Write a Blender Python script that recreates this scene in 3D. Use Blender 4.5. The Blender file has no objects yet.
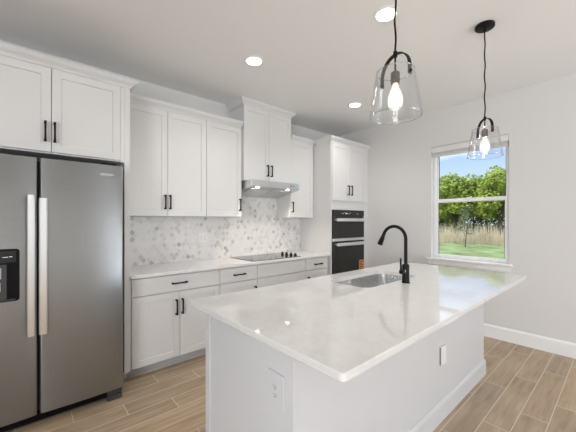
import bpy, bmesh, math, random
from mathutils import Vector, Matrix
from math import radians as R, pi, sin, cos

random.seed(7)
scene = bpy.context.scene
COL = scene.collection

# ------------------------------------------------------------------ camera
cam_data = bpy.data.cameras.new('camera')
cam = bpy.data.objects.new('camera', cam_data)
COL.objects.link(cam)
cam.location = (0, 0, 1.38)
cam.rotation_euler = (R(90), 0, -R(41.409))
cam_data.sensor_width = 36
cam_data.lens = 36 * 299.58 / 576
cam_data.shift_y = (220.8 - 216) / 576
cam_data.clip_start = 0.05
cam_data.clip_end = 800
scene.camera = cam

# ------------------------------------------------------------------ exposure
vs = scene.view_settings
vs.view_transform = 'Standard'
vs.look = 'None'
vs.exposure = 0.13
vs.gamma = 1.0
vs.use_curve_mapping = False

# ------------------------------------------------------------------ sky
SKY_STRENGTH = 1.3
world = bpy.data.worlds.new('sky')
scene.world = world
world.use_nodes = True
wn, wl = world.node_tree.nodes, world.node_tree.links
wn.clear()
w_out = wn.new('ShaderNodeOutputWorld')
w_bg = wn.new('ShaderNodeBackground')
w_tc = wn.new('ShaderNodeTexCoord')
w_sep = wn.new('ShaderNodeSeparateXYZ')
w_ramp = wn.new('ShaderNodeValToRGB')
w_noise = wn.new('ShaderNodeTexNoise')
w_map = wn.new('ShaderNodeMapping')
w_cr = wn.new('ShaderNodeValToRGB')
w_mix = wn.new('ShaderNodeMix')
w_mix.data_type = 'RGBA'
wl.new(w_tc.outputs['Generated'], w_sep.inputs[0])
wl.new(w_sep.outputs['Z'], w_ramp.inputs[0])
e = w_ramp.color_ramp.elements
e[0].position = 0.0; e[0].color = (1.05, 1.08, 1.10, 1)
e[1].position = 0.60; e[1].color = (1.20, 1.30, 1.50, 1)
k = w_ramp.color_ramp.elements.new(0.10); k.color = (0.50, 0.63, 0.80, 1)
k = w_ramp.color_ramp.elements.new(0.205); k.color = (0.34, 0.49, 0.76, 1)
k = w_ramp.color_ramp.elements.new(0.30); k.color = (1.45, 1.55, 1.70, 1)  # unseen upper sky brightened to whiten the counter reflection
w_map.inputs['Scale'].default_value = (1, 1, 3.5)
wl.new(w_tc.outputs['Generated'], w_map.inputs[0])
wl.new(w_map.outputs[0], w_noise.inputs['Vector'])
w_noise.inputs['Scale'].default_value = 3.2
w_noise.inputs['Detail'].default_value = 6
wl.new(w_noise.outputs[0], w_cr.inputs[0])
w_cr.color_ramp.elements[0].position = 0.50
w_cr.color_ramp.elements[1].position = 0.72
wl.new(w_cr.outputs[0], w_mix.inputs['Factor'])
wl.new(w_ramp.outputs[0], w_mix.inputs['A'])
w_mix.inputs['B'].default_value = (1.15, 1.17, 1.2, 1)
wl.new(w_mix.outputs['Result'], w_bg.inputs[0])
w_bg.inputs[1].default_value = SKY_STRENGTH
wl.new(w_bg.outputs[0], w_out.inputs[0])

# ------------------------------------------------------------------ sun and added fill lamps
def lamp(name, kind, loc, energy, color=(1, 1, 1), rot=(0, 0, 0), **kw):
    d = bpy.data.lights.new(name, kind)
    d.energy = energy
    d.color = color
    for a, v in kw.items():
        setattr(d, a, v)
    o = bpy.data.objects.new(name, d)
    COL.objects.link(o)
    o.location = loc
    o.rotation_euler = rot
    return o

sd = Vector((0.45, -0.42, -0.88))
lamp('sun', 'SUN', (0, 0, 8), 4.0, (1.0, 0.96, 0.88), sd.to_track_quat('-Z', 'Y').to_euler(), angle=R(0.6))
# added fill lamps at made-up openings behind the camera and on the left
lamp('fill_rear', 'AREA', (3.13, -4.62, 1.22), 126, (0.95, 0.985, 1.04), (R(160), 0, 0), shape='RECTANGLE', size=1.6, size_y=2.3)
lamp('fill_left', 'AREA', (-3.42, -2.0, 1.4), 190, (0.96, 0.985, 1.03), (R(95), 0, -R(90)), shape='RECTANGLE', size=2.4, size_y=1.6)  # added fill from the left, at a made-up window

# ------------------------------------------------------------------ dimensions
XR, XL = 4.15, -3.2          # right wall, left wall
YB, YF = 3.385, -4.5         # kitchen wall, far end behind camera
H = 2.857

# ------------------------------------------------------------------ materials
def new_mat(name):
    m = bpy.data.materials.new(name)
    m.use_nodes = True
    return m, m.node_tree.nodes, m.node_tree.links, m.node_tree.nodes['Principled BSDF']

def mat(name, col, rough=0.5, metal=0.0, spec=0.5, coat=0.0, bump=0.0, bscale=200, var=0.0, vscale=6):
    m, n, l, p = new_mat(name)
    p.inputs['Base Color'].default_value = (*col, 1)
    p.inputs['Roughness'].default_value = rough
    p.inputs['Metallic'].default_value = metal
    p.inputs['Specular IOR Level'].default_value = spec
    p.inputs['Coat Weight'].default_value = coat
    tc = n.new('ShaderNodeTexCoord')
    if var:
        nz = n.new('ShaderNodeTexNoise'); nz.inputs['Scale'].default_value = vscale
        nz.inputs['Detail'].default_value = 4
        rp = n.new('ShaderNodeValToRGB')
        rp.color_ramp.elements[0].color = (*[c * (1 - var) for c in col], 1)
        rp.color_ramp.elements[1].color = (*[min(1, c * (1 + var)) for c in col], 1)
        rp.color_ramp.elements[0].position = 0.3; rp.color_ramp.elements[1].position = 0.7
        l.new(tc.outputs['Object'], nz.inputs['Vector']); l.new(nz.outputs[0], rp.inputs[0])
        l.new(rp.outputs[0], p.inputs['Base Color'])
    if bump:
        nb = n.new('ShaderNodeTexNoise'); nb.inputs['Scale'].default_value = bscale
        bp = n.new('ShaderNodeBump'); bp.inputs['Strength'].default_value = bump
        bp.inputs['Distance'].default_value = 0.002
        l.new(tc.outputs['Object'], nb.inputs['Vector']); l.new(nb.outputs[0], bp.inputs['Height'])
        l.new(bp.outputs[0], p.inputs['Normal'])
    return m

M = {}
M['wall'] = mat('wall_paint', (0.685, 0.68, 0.67), 0.85, spec=0.2, bump=0.15, bscale=220)
M['ceiling'] = mat('ceiling_paint', (0.87, 0.865, 0.86), 0.9, spec=0.15, bump=0.25, bscale=120)
M['trim'] = mat('trim_paint', (0.82, 0.82, 0.815), 0.45)
M['cab'] = mat('cabinet_white_paint', (0.70, 0.697, 0.692), 0.38, var=0.01, vscale=3)
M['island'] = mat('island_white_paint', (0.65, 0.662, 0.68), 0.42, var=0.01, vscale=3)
M['cab_in'] = mat('cabinet_shadow_board', (0.30, 0.26, 0.20), 0.7, var=0.1)
M['black'] = mat('black_metal', (0.009, 0.009, 0.010), 0.45, spec=0.16, bump=0.03)
M['black_plastic'] = mat('black_plastic', (0.006, 0.006, 0.007), 0.4, spec=0.12)
M['dark_grey'] = mat('dark_grey_plastic', (0.045, 0.047, 0.048), 0.45)
M['oven_glass'] = mat('oven_black_glass', (0.026, 0.026, 0.024), 0.14, spec=0.3)
M['cook_glass'] = mat('cooktop_ceramic_glass', (0.03, 0.03, 0.032), 0.08, spec=0.8)
M['ring'] = mat('cooktop_ring_print', (0.16, 0.16, 0.16), 0.3)
M['gasket'] = mat('dark_gasket', (0.03, 0.03, 0.03), 0.6)
M['vinyl'] = mat('window_vinyl', (0.88, 0.88, 0.89), 0.4)
M['plate'] = mat('outlet_plate_white', (0.80, 0.80, 0.79), 0.35)
M['socket_dark'] = mat('socket_slot_dark', (0.03, 0.03, 0.03), 0.6)
M['pewter'] = mat('pewter_socket', (0.14, 0.12, 0.10), 0.4, metal=0.6)
M['orange'] = mat('sticker_orange', (0.72, 0.30, 0.12), 0.6)
M['blind'] = mat('blind_white_slats', (0.72, 0.71, 0.70), 0.5)
M['grey_plastic'] = mat('light_grey_plastic', (0.55, 0.56, 0.57), 0.4)
M['side_shade'] = mat('outlet_side_shade', (0.22, 0.22, 0.225), 0.5)  # shade tone for the side of the island front outlet
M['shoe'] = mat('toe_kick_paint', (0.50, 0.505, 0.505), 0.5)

def steel(name, col, rough, axis, aniso=0.0, scale=(1, 1, 1), bumpd=0.0008):
    m, n, l, p = new_mat(name)
    p.inputs['Metallic'].default_value = 1.0
    p.inputs['Roughness'].default_value = rough
    tc = n.new('ShaderNodeTexCoord'); mp = n.new('ShaderNodeMapping')
    sc = [260, 260, 260]; sc[axis] = 1.5
    mp.inputs['Scale'].default_value = sc
    nz = n.new('ShaderNodeTexNoise'); nz.inputs['Scale'].default_value = 1.0; nz.inputs['Detail'].default_value = 3
    l.new(tc.outputs['Object'], mp.inputs[0]); l.new(mp.outputs[0], nz.inputs['Vector'])
    rp = n.new('ShaderNodeValToRGB')
    rp.color_ramp.elements[0].color = (*[c * 0.93 for c in col], 1)
    rp.color_ramp.elements[1].color = (*[c * 1.07 for c in col], 1)
    l.new(nz.outputs[0], rp.inputs[0]); l.new(rp.outputs[0], p.inputs['Base Color'])
    bp = n.new('ShaderNodeBump'); bp.inputs['Strength'].default_value = 0.12; bp.inputs['Distance'].default_value = bumpd
    l.new(nz.outputs[0], bp.inputs['Height']); l.new(bp.outputs[0], p.inputs['Normal'])
    if aniso:
        tg = n.new('ShaderNodeTangent'); tg.direction_type = 'RADIAL'; tg.axis = 'Z'
        l.new(tg.outputs[0], p.inputs['Tangent'])
        p.inputs['Anisotropic'].default_value = aniso
        p.inputs['Anisotropic Rotation'].default_value = 0.25
    return m

M['steel'] = steel('fridge_brushed_steel', (0.39, 0.41, 0.425), 0.36, 0, aniso=0.85)
M['steel_handle'] = steel('handle_brushed_steel', (0.84, 0.86, 0.88), 0.30, 2)
M['steel_h'] = steel('appliance_brushed_steel', (0.86, 0.86, 0.86), 0.30, 0)
M['steel_hood'] = steel('hood_brushed_steel', (0.62, 0.63, 0.63), 0.30, 0)
M['steel_sink'] = steel('sink_brushed_steel', (0.80, 0.80, 0.795), 0.20, 0)
M['chrome'] = mat('polished_chrome', (0.85, 0.85, 0.85), 0.08, metal=1.0)
M['logo'] = mat('logo_bright_metal', (0.88, 0.87, 0.85), 0.25, metal=0.7)

def emit(name, col, s):
    m, n, l, p = new_mat(name)
    p.inputs['Base Color'].default_value = (*col, 1)
    p.inputs['Emission Color'].default_value = (*col, 1)
    p.inputs['Emission Strength'].default_value = s
    return m
M['led'] = emit('recessed_led_lens', (1, 0.96, 0.9), 6.0)
M['hoodled'] = emit('hood_led_lens', (1, 0.95, 0.86), 8.0)
M['filament'] = emit('bulb_filament_glow', (1, 0.86, 0.62), 30.0)
M['display'] = emit('oven_display_marks', (0.7, 0.72, 0.72), 0.25)

def glass(name, tint=(1, 1, 1), edge=0.6, rough=0.0, base=0.03):
    """thin clear sheet: mostly transparent, mirror-like towards grazing angles"""
    m = bpy.data.materials.new(name); m.use_nodes = True
    n, l = m.node_tree.nodes, m.node_tree.links
    n.clear()
    out = n.new('ShaderNodeOutputMaterial'); mix = n.new('ShaderNodeMixShader')
    tr = n.new('ShaderNodeBsdfTransparent'); tr.inputs[0].default_value = (*tint, 1)
    gl = n.new('ShaderNodeBsdfGlossy'); gl.inputs['Roughness'].default_value = rough
    lw = n.new('ShaderNodeLayerWeight'); lw.inputs[0].default_value = 0.35
    ma = n.new('ShaderNodeMath'); ma.operation = 'MULTIPLY_ADD'
    pw = n.new('ShaderNodeMath'); pw.operation = 'POWER'; pw.inputs[1].default_value = 2.0
    l.new(lw.outputs['Facing'], pw.inputs[0]); l.new(pw.outputs[0], ma.inputs[0])
    ma.inputs[1].default_value = edge; ma.inputs[2].default_value = base
    l.new(ma.outputs[0], mix.inputs[0]); l.new(tr.outputs[0], mix.inputs[1]); l.new(gl.outputs[0], mix.inputs[2])
    l.new(mix.outputs[0], out.inputs[0])
    return m
M['pane'] = glass('window_pane_glass', (0.98, 0.99, 0.985), 0.06, 0.0, 0.01)
M['shade'] = glass('pendant_clear_glass', (0.975, 0.98, 0.985), 0.75, 0.03, 0.03)
M['rim'] = glass('pendant_glass_rim', (0.9, 0.92, 0.93), 0.6, 0.15, 0.30)
M['bulb_clear'] = glass('bulb_clear_glass', (1.0, 0.97, 0.92), 0.4, 0.02, 0.03)

def glowing(name, col, s, a):
    m = bpy.data.materials.new(name); m.use_nodes = True
    n, l = m.node_tree.nodes, m.node_tree.links
    n.clear()
    out = n.new('ShaderNodeOutputMaterial'); mix = n.new('ShaderNodeMixShader'); mix.inputs[0].default_value = a
    tr = n.new('ShaderNodeBsdfTransparent'); em = n.new('ShaderNodeEmission')
    em.inputs[0].default_value = (*col, 1); em.inputs[1].default_value = s
    l.new(tr.outputs[0], mix.inputs[1]); l.new(em.outputs[0], mix.inputs[2]); l.new(mix.outputs[0], out.inputs[0])
    return m
M['bulb'] = glowing('lit_bulb_glass', (1, 0.93, 0.80), 1.6, 0.45)
# quartz counter
def quartz():
    m, n, l, p = new_mat('white_quartz')
    tc = n.new('ShaderNodeTexCoord')
    n1 = n.new('ShaderNodeTexNoise'); n1.inputs['Scale'].default_value = 14; n1.inputs['Detail'].default_value = 8; n1.inputs['Distortion'].default_value = 1.2
    n2 = n.new('ShaderNodeTexNoise'); n2.inputs['Scale'].default_value = 90; n2.inputs['Detail'].default_value = 3
    r1 = n.new('ShaderNodeValToRGB'); r1.color_ramp.elements[0].color = (0.715, 0.707, 0.695, 1); r1.color_ramp.elements[1].color = (0.752, 0.744, 0.732, 1)
    r1.color_ramp.elements[0].position = 0.35; r1.color_ramp.elements[1].position = 0.6
    r2 = n.new('ShaderNodeValToRGB'); r2.color_ramp.elements[0].color = (0.97, 0.97, 0.97, 1); r2.color_ramp.elements[1].color = (1.03, 1.03, 1.03, 1)
    mx = n.new('ShaderNodeMix'); mx.data_type = 'RGBA'; mx.blend_type = 'MULTIPLY'; mx.inputs['Factor'].default_value = 1
    for a in (n1, n2): l.new(tc.outputs['Object'], a.inputs['Vector'])
    l.new(n1.outputs[0], r1.inputs[0]); l.new(n2.outputs[0], r2.inputs[0])
    l.new(r1.outputs[0], mx.inputs['A']); l.new(r2.outputs[0], mx.inputs['B'])
    l.new(mx.outputs['Result'], p.inputs['Base Color'])
    p.inputs['Roughness'].default_value = 0.035
    p.inputs['Specular IOR Level'].default_value = 0.75
    return m
M['quartz'] = quartz()

class NG:
    """small node-graph helper"""
    def __init__(s, name):
        s.m, s.n, s.l, s.p = new_mat(name)
    def node(s, t, **kw):
        x = s.n.new(t)
        for a, v in kw.items(): setattr(x, a, v)
        return x
    def math(s, op, a, b=None, c=None):
        x = s.node('ShaderNodeMath', operation=op)
        for i, v in enumerate((a, b, c)):
            if v is None: continue
            if isinstance(v, (int, float)): x.inputs[i].default_value = v
            else: s.l.new(v, x.inputs[i])
        return x.outputs[0]
    def ramp(s, fac, stops, interp='LINEAR'):
        x = s.node('ShaderNodeValToRGB'); cr = x.color_ramp; cr.interpolation = interp
        while len(cr.elements) < len(stops): cr.elements.new(0.5)
        for el, (pos, c) in zip(cr.elements, stops):
            el.position = pos; el.color = (*c, 1) if len(c) == 3 else c
        s.l.new(fac, x.inputs[0]); return x.outputs[0]
    def mix(s, fac, a, b, blend='MIX'):
        x = s.node('ShaderNodeMix', data_type='RGBA', blend_type=blend)
        for nm, v in (('Factor', fac), ('A', a), ('B', b)):
            if isinstance(v, (int, float)): x.inputs[nm].default_value = v
            elif isinstance(v, tuple): x.inputs[nm].default_value = (*v, 1)
            else: s.l.new(v, x.inputs[nm])
        return x.outputs['Result']
    def comb(s, x=0, y=0, z=0):
        c = s.node('ShaderNodeCombineXYZ')
        for i, v in enumerate((x, y, z)):
            if isinstance(v, (int, float)): c.inputs[i].default_value = v
            else: s.l.new(v, c.inputs[i])
        return c.outputs[0]

def floor_mat():
    g = NG('wood_look_plank_tile')
    tc = g.node('ShaderNodeTexCoord'); sep = g.node('ShaderNodeSeparateXYZ')
    g.l.new(tc.outputs['Object'], sep.inputs[0])
    X, Y = sep.outputs[0], sep.outputs[1]
    W, L = 0.1535, 0.9085
    v = g.math('DIVIDE', g.math('SUBTRACT', Y, 0.355), W)
    row = g.math('FLOOR', v); fv = g.math('SUBTRACT', v, row)
    u = g.math('DIVIDE', g.math('ADD', g.math('SUBTRACT', X, 2.377 + 0.30283), g.math('MULTIPLY', row, 0.30283)), L)
    u = g.math('ADD', u, 20.0)
    cx = g.math('FLOOR', u); fu = g.math('SUBTRACT', u, cx)
    def edge(f, size, gap):
        d = g.math('MULTIPLY', g.math('MINIMUM', f, g.math('SUBTRACT', 1.0, f)), size)
        return g.math('LESS_THAN', d, gap)
    grout = g.math('MAXIMUM', edge(fv, W, 0.0030), edge(fu, L, 0.0030))
    wn_ = g.node('ShaderNodeTexWhiteNoise', noise_dimensions='3D')
    g.l.new(g.comb(cx, row, 0), wn_.inputs[0])
    rnd = wn_.outputs['Value']
    nz = g.node('ShaderNodeTexNoise'); nz.inputs['Scale'].default_value = 1; nz.inputs['Detail'].default_value = 7; nz.inputs['Distortion'].default_value = 1.0
    g.l.new(g.comb(g.math('MULTIPLY', X, 2.2), g.math('MULTIPLY', Y, 26), g.math('MULTIPLY', rnd, 40)), nz.inputs['Vector'])
    nb = g.node('ShaderNodeTexNoise'); nb.inputs['Scale'].default_value = 1; nb.inputs['Detail'].default_value = 3
    g.l.new(g.comb(g.math('MULTIPLY', X, 3), g.math('MULTIPLY', Y, 7), g.math('MULTIPLY', rnd, 70)), nb.inputs['Vector'])
    fac = g.math('ADD', g.math('MULTIPLY', nz.outputs[0], 0.62), g.math('MULTIPLY', nb.outputs[0], 0.38))
    wood = g.ramp(fac, [(0.30, FLOOR_C[0]), (0.5, FLOOR_C[1]), (0.70, FLOOR_C[2])])
    tint = g.ramp(rnd, [(0.0, (0.86, 0.86, 0.87)), (0.5, (1, 1, 1)), (1.0, (1.12, 1.09, 1.05))])
    wood = g.mix(1.0, wood, tint, 'MULTIPLY')
    col = g.mix(grout, wood, (0.66, 0.57, 0.47))
    g.l.new(col, g.p.inputs['Base Color'])
    g.l.new(g.math('ADD', g.math('MULTIPLY', nz.outputs[0], 0.15), 0.34), g.p.inputs['Roughness'])
    g.p.inputs['Specular IOR Level'].default_value = 0.35
    bp = g.node('ShaderNodeBump'); bp.inputs['Strength'].default_value = 0.25; bp.inputs['Distance'].default_value = 0.002
    g.l.new(g.math('SUBTRACT', nz.outputs[0], g.math('MULTIPLY', grout, 0.8)), bp.inputs['Height'])
    g.l.new(bp.outputs[0], g.p.inputs['Normal'])
    return g.m
FLOOR_C = [(0.31, 0.225, 0.145), (0.43, 0.325, 0.22), (0.54, 0.42, 0.295)]
M['floor'] = floor_mat()

def tile_mat():
    g = NG('marble_diamond_mosaic')
    tc = g.node('ShaderNodeTexCoord'); sep = g.node('ShaderNodeSeparateXYZ')
    g.l.new(tc.outputs['Object'], sep.inputs[0])
    px = g.math('DIVIDE', sep.outputs[0], 0.054); pz = g.math('DIVIDE', sep.outputs[2], 0.074)
    # bowed edges give the diamonds their lantern shape
    a = g.math('ADD', g.math('ADD', px, pz), 40.0); b = g.math('ADD', g.math('SUBTRACT', px, pz), 40.0)
    wob = lambda q: g.math('MULTIPLY', g.math('SINE', g.math('MULTIPLY', q, 2 * pi)), 0.045)
    a2 = g.math('ADD', a, wob(b)); b2 = g.math('ADD', b, wob(a))
    ca, cb = g.math('FLOOR', a2), g.math('FLOOR', b2)
    fa, fb = g.math('SUBTRACT', a2, ca), g.math('SUBTRACT', b2, cb)
    ed = lambda f: g.math('LESS_THAN', g.math('MINIMUM', f, g.math('SUBTRACT', 1.0, f)), 0.035)
    grout = g.math('MAXIMUM', ed(fa), ed(fb))
    wn_ = g.node('ShaderNodeTexWhiteNoise', noise_dimensions='3D'); g.l.new(g.comb(ca, cb, 3), wn_.inputs[0])
    nz = g.node('ShaderNodeTexNoise'); nz.inputs['Scale'].default_value = 55; nz.inputs['Detail'].default_value = 5; nz.inputs['Distortion'].default_value = 1.5
    g.l.new(tc.outputs['Object'], nz.inputs['Vector'])
    base = g.ramp(wn_.outputs['Value'], [(0.0, (0.74, 0.725, 0.71)), (0.60, (0.70, 0.685, 0.67)), (0.84, (0.62, 0.605, 0.595)), (0.95, (0.54, 0.52, 0.51)), (1.0, (0.40, 0.385, 0.375))])
    vein = g.ramp(nz.outputs[0], [(0.3, (0.90, 0.90, 0.91)), (0.55, (1.04, 1.04, 1.04))])
    col = g.mix(1.0, base, vein, 'MULTIPLY')
    col = g.mix(grout, col, (0.76, 0.745, 0.73))
    g.l.new(col, g.p.inputs['Base Color'])
    g.p.inputs['Roughness'].default_value = 0.28
    bp = g.node('ShaderNodeBump'); bp.inputs['Strength'].default_value = 0.3; bp.inputs['Distance'].default_value = 0.001
    g.l.new(g.math('SUBTRACT', 1.0, grout), bp.inputs['Height']); g.l.new(bp.outputs[0], g.p.inputs['Normal'])
    return g.m
M['tile'] = tile_mat()

def leaf_mat(name, cols, scale=1.3):
    g = NG(name)
    tc = g.node('ShaderNodeTexCoord'); nz = g.node('ShaderNodeTexNoise'); nz.inputs['Scale'].default_value = scale; nz.inputs['Detail'].default_value = 4
    g.l.new(tc.outputs['Object'], nz.inputs['Vector'])
    c = g.ramp(nz.outputs[0], [(0.32, cols[0]), (0.52, cols[1]), (0.70, cols[2])])
    g.l.new(c, g.p.inputs['Base Color'])
    g.p.inputs['Roughness'].default_value = 0.5
    g.p.inputs['Subsurface Weight'].default_value = 0.0
    tl = g.node('ShaderNodeBsdfTranslucent'); g.l.new(c, tl.inputs[0])
    mx = g.node('ShaderNodeMixShader'); mx.inputs[0].default_value = 0.3
    out = g.n['Material Output']
    g.l.new(g.p.outputs[0], mx.inputs[1]); g.l.new(tl.outputs[0], mx.inputs[2]); g.l.new(mx.outputs[0], out.inputs[0])
    return g.m
M['leaf'] = leaf_mat('tree_leaves', [(0.10, 0.15, 0.02), (0.27, 0.36, 0.04), (0.46, 0.54, 0.08)])
M['leaf_dark'] = leaf_mat('dark_tree_leaves', [(0.03, 0.06, 0.02), (0.07, 0.13, 0.03), (0.16, 0.26, 0.05)])
M['leaf_grey'] = leaf_mat('sapling_leaves', [(0.10, 0.12, 0.07), (0.18, 0.21, 0.12), (0.26, 0.30, 0.17)])
M['bark'] = mat('tree_bark', (0.07, 0.055, 0.045), 0.9, var=0.4, vscale=8)
M['lawn'] = mat('lawn_grass', (0.155, 0.205, 0.095), 0.9, spec=0.1, bump=0.6, bscale=20, var=0.4, vscale=1.2)
M['dry'] = leaf_mat('dry_grass_blades', [(0.48, 0.44, 0.35), (0.68, 0.60, 0.47), (0.82, 0.74, 0.60)], 0.8)

# ------------------------------------------------------------------ mesh helpers
class MB:
    """collects shapes, then becomes ONE mesh object"""
    def __init__(s):
        s.bm = bmesh.new()
    def box(s, x0, x1, y0, y1, z0, z1, bev=0.0, seg=1):
        t = bmesh.new()
        bmesh.ops.create_cube(t, size=1)
        bmesh.ops.scale(t, vec=(x1 - x0, y1 - y0, z1 - z0), verts=t.verts)
        bmesh.ops.translate(t, vec=((x0 + x1) / 2, (y0 + y1) / 2, (z0 + z1) / 2), verts=t.verts)
        if bev:
            bmesh.ops.bevel(t, geom=t.edges[:], offset=bev, segments=seg, affect='EDGES', profile=0.5)
        s.merge(t); return s
    def merge(s, t):
        me = bpy.data.meshes.new('tmp'); t.to_mesh(me); t.free()
        s.bm.from_mesh(me); bpy.data.meshes.remove(me)
    def loops(s, loops, closed_ring=True, cap0=False, cap1=False):
        """skin between successive vertex loops"""
        vv = [[s.bm.verts.new(p) for p in lp] for lp in loops]
        for a, b in zip(vv, vv[1:]):
            n = len(a)
            for i in range(n if closed_ring else n - 1):
                j = (i + 1) % n
                try: s.bm.faces.new((a[i], a[j], b[j], b[i]))
                except ValueError: pass
        if cap0: s.bm.faces.new(list(reversed(vv[0])))
        if cap1: s.bm.faces.new(vv[-1])
        return s
    def lathe(s, prof, cx, cy, seg=32, cap0=False, cap1=False):
        s.loops([[(cx + r * cos(2 * pi * i / seg), cy + r * sin(2 * pi * i / seg), z) for i in range(seg)] for r, z in prof], True, cap0, cap1)
        return s
    def tube(s, pts, rad, seg=12, caps=True):
        pts = [Vector(p) for p in pts]
        rads = rad if isinstance(rad, (list, tuple)) else [rad] * len(pts)
        up = None; lps = []
        for i, p in enumerate(pts):
            d = (pts[min(i + 1, len(pts) - 1)] - pts[max(i - 1, 0)]).normalized()
            if up is None:
                up = Vector((0, 0, 1)) if abs(d.z) < 0.9 else Vector((1, 0, 0))
            a = d.cross(up).normalized(); up = a.cross(d).normalized()
            lps.append([p + (a * cos(2 * pi * k / seg) + up * sin(2 * pi * k / seg)) * rads[i] for k in range(seg)])
        s.loops(lps, True, caps, caps); return s
    def panel(s, x0, x1, z0, z1, yf, t, rings):
        """slab facing -Y; rings = [(inset, depth)...] from rim to centre"""
        rect = lambda i, y: [(x0 + i, y, z0 + i), (x1 - i, y, z0 + i), (x1 - i, y, z1 - i), (x0 + i, y, z1 - i)]
        s.loops([rect(0, yf + t)] + [rect(i, yf + d) for i, d in rings], True, True, True); return s
    def build(s, name, m, parent=None, smooth=False, angle=35, shift=None):
        bmesh.ops.recalc_face_normals(s.bm, faces=s.bm.faces[:])
        me = bpy.data.meshes.new(name); s.bm.to_mesh(me); s.bm.free()
        me.materials.append(m if not isinstance(m, str) else M[m])
        if smooth:
            me.shade_smooth(); me.set_sharp_from_angle(angle=R(angle))
        o = bpy.data.objects.new(name, me); COL.objects.link(o)
        if parent is not None:
            o.parent = parent
            w = parent; base = Vector((0, 0, 0))
            while w is not None:
                base += w.location; w = w.parent
            o.location = (0, 0, 0)
            me.transform(Matrix.Translation(-base))
        return o

def tag(o, label, cat, group=None):
    o['label'] = label; o['category'] = cat
    if group: o['group'] = group
    return o
def thing(name, label, cat, loc, group=None):
    o = bpy.data.objects.new(name, None); COL.objects.link(o)
    o.empty_display_size = 0.1
    o.location = loc
    return tag(o, label, cat, group)
def struct(o):
    o['kind'] = 'structure'; return o

SHAKER = [(0.0, 0.0015), (0.0015, 0.0), (0.056, 0.0), (0.0585, 0.008)]
SLAB = [(0.0, 0.002), (0.002, 0.0)]
def shaker(x0, x1, z0, z1, yf, t=0.02): return MB().panel(x0, x1, z0, z1, yf, t, SHAKER)
def slab(x0, x1, z0, z1, yf, t=0.02): return MB().panel(x0, x1, z0, z1, yf, t, SLAB)
def pull_v(x, zc, yf, L=0.145):
    m = MB()
    for z in (zc - L / 2 + 0.008, zc + L / 2 - 0.008):
        m.loops([[(x + sx * w, y, z + sz * w) for sx, sz in ((-1, -1), (1, -1), (1, 1), (-1, 1))] for w, y in ((0.0075, yf - 0.0005), (0.006, yf - 0.012), (0.006, yf - 0.030))], True, True, True)
    m.loops([[(x + sx * w, y, z) for sx, y in ((-1, yf - 0.034), (1, yf - 0.034), (1, yf - 0.023), (-1, yf - 0.023))] for w, z in ((0.0075, zc - L / 2), (0.0065, zc - L / 2 + 0.02), (0.0055, zc), (0.0065, zc + L / 2 - 0.02), (0.0075, zc + L / 2))], True, True, True)
    return m
def pull_h(xc, z, yf, L=0.145):
    m = MB()
    for x in (xc - L / 2 + 0.008, xc + L / 2 - 0.008):
        m.loops([[(x + sx * w, y, z + sz * w) for sx, sz in ((-1, -1), (1, -1), (1, 1), (-1, 1))] for w, y in ((0.0075, yf - 0.0005), (0.006, yf - 0.012), (0.006, yf - 0.030))], True, True, True)
    m.loops([[(x, y, z + sz * w) for sz, y in ((-1, yf - 0.034), (1, yf - 0.034), (1, yf - 0.023), (-1, yf - 0.023))] for w, x in ((0.0075, xc - L / 2), (0.0065, xc - L / 2 + 0.02), (0.0055, xc), (0.0065, xc + L / 2 - 0.02), (0.0075, xc + L / 2))], True, True, True)
    return m
CROWN = [(0.0, 0.0), (0.006, 0.0), (0.008, 0.012), (0.018, 0.024), (0.034, 0.036), (0.046, 0.048), (0.049, 0.056), (0.055, 0.058), (0.055, 0.072), (0.0, 0.072)]
def crown(x0, x1, yf, yb, z, h=0.072, left=True, right=True, o=1.0):
    m = MB(); lps = []
    for p, q in CROWN:
        p *= o; zz = z + q * h / 0.072
        pts = []
        if left: pts += [(x0 - p, yb, zz), (x0 - p, yf - p, zz)]
        else: pts += [(x0, yf - p, zz)]
        if right: pts += [(x1 + p, yf - p, zz), (x1 + p, yb, zz)]
        else: pts += [(x1, yf - p, zz)]
        lps.append(pts)
    lps.append(lps[0])
    m.loops(lps, False)
    bmesh.ops.remove_doubles(m.bm, verts=m.bm.verts, dist=1e-6)
    bmesh.ops.holes_fill(m.bm, edges=[e for e in m.bm.edges if e.is_boundary])
    return m

# ------------------------------------------------------------------ room shell
struct(MB().box(XL - 0.15, XR + 0.15, YF - 0.15, YB + 0.15, -0.08, 0.0).build('floor', 'floor'))
struct(MB().box(XL - 0.15, XR + 0.15, YF - 0.15, YB + 0.15, H, H + 0.12).build('ceiling', 'ceiling'))
struct(MB().box(XL - 0.15, XR + 0.15, YB, YB + 0.15, 0.0, H).build('wall_back', 'wall'))
# window wall with its opening
WY0, WY1, WZ0, WZ1 = 0.895, 1.768, 0.862, 2.375
m = MB()
m.box(XR, XR + 0.15, YF, WY0, 0, H); m.box(XR, XR + 0.15, WY1, YB, 0, H)
m.box(XR, XR + 0.15, WY0, WY1, 0, WZ0); m.box(XR, XR + 0.15, WY0, WY1, WZ1, H)
struct(m.build('wall_right', 'wall'))
m = MB()
m.box(XL - 0.15, XL, YF, -3.2, 0, H); m.box(XL - 0.15, XL, -0.8, YB, 0, H)
m.box(XL - 0.15, XL, -3.2, -0.8, 0, 0.6); m.box(XL - 0.15, XL, -3.2, -0.8, 2.2, H)
struct(m.build('wall_left', 'wall'))
m = MB()
m.box(XL - 0.15, 2.3, YF - 0.15, YF, 0, H); m.box(3.95, XR + 0.15, YF - 0.15, YF, 0, H); m.box(2.3, 3.95, YF - 0.15, YF, 2.37, H)
struct(m.build('wall_front', 'wall'))
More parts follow.
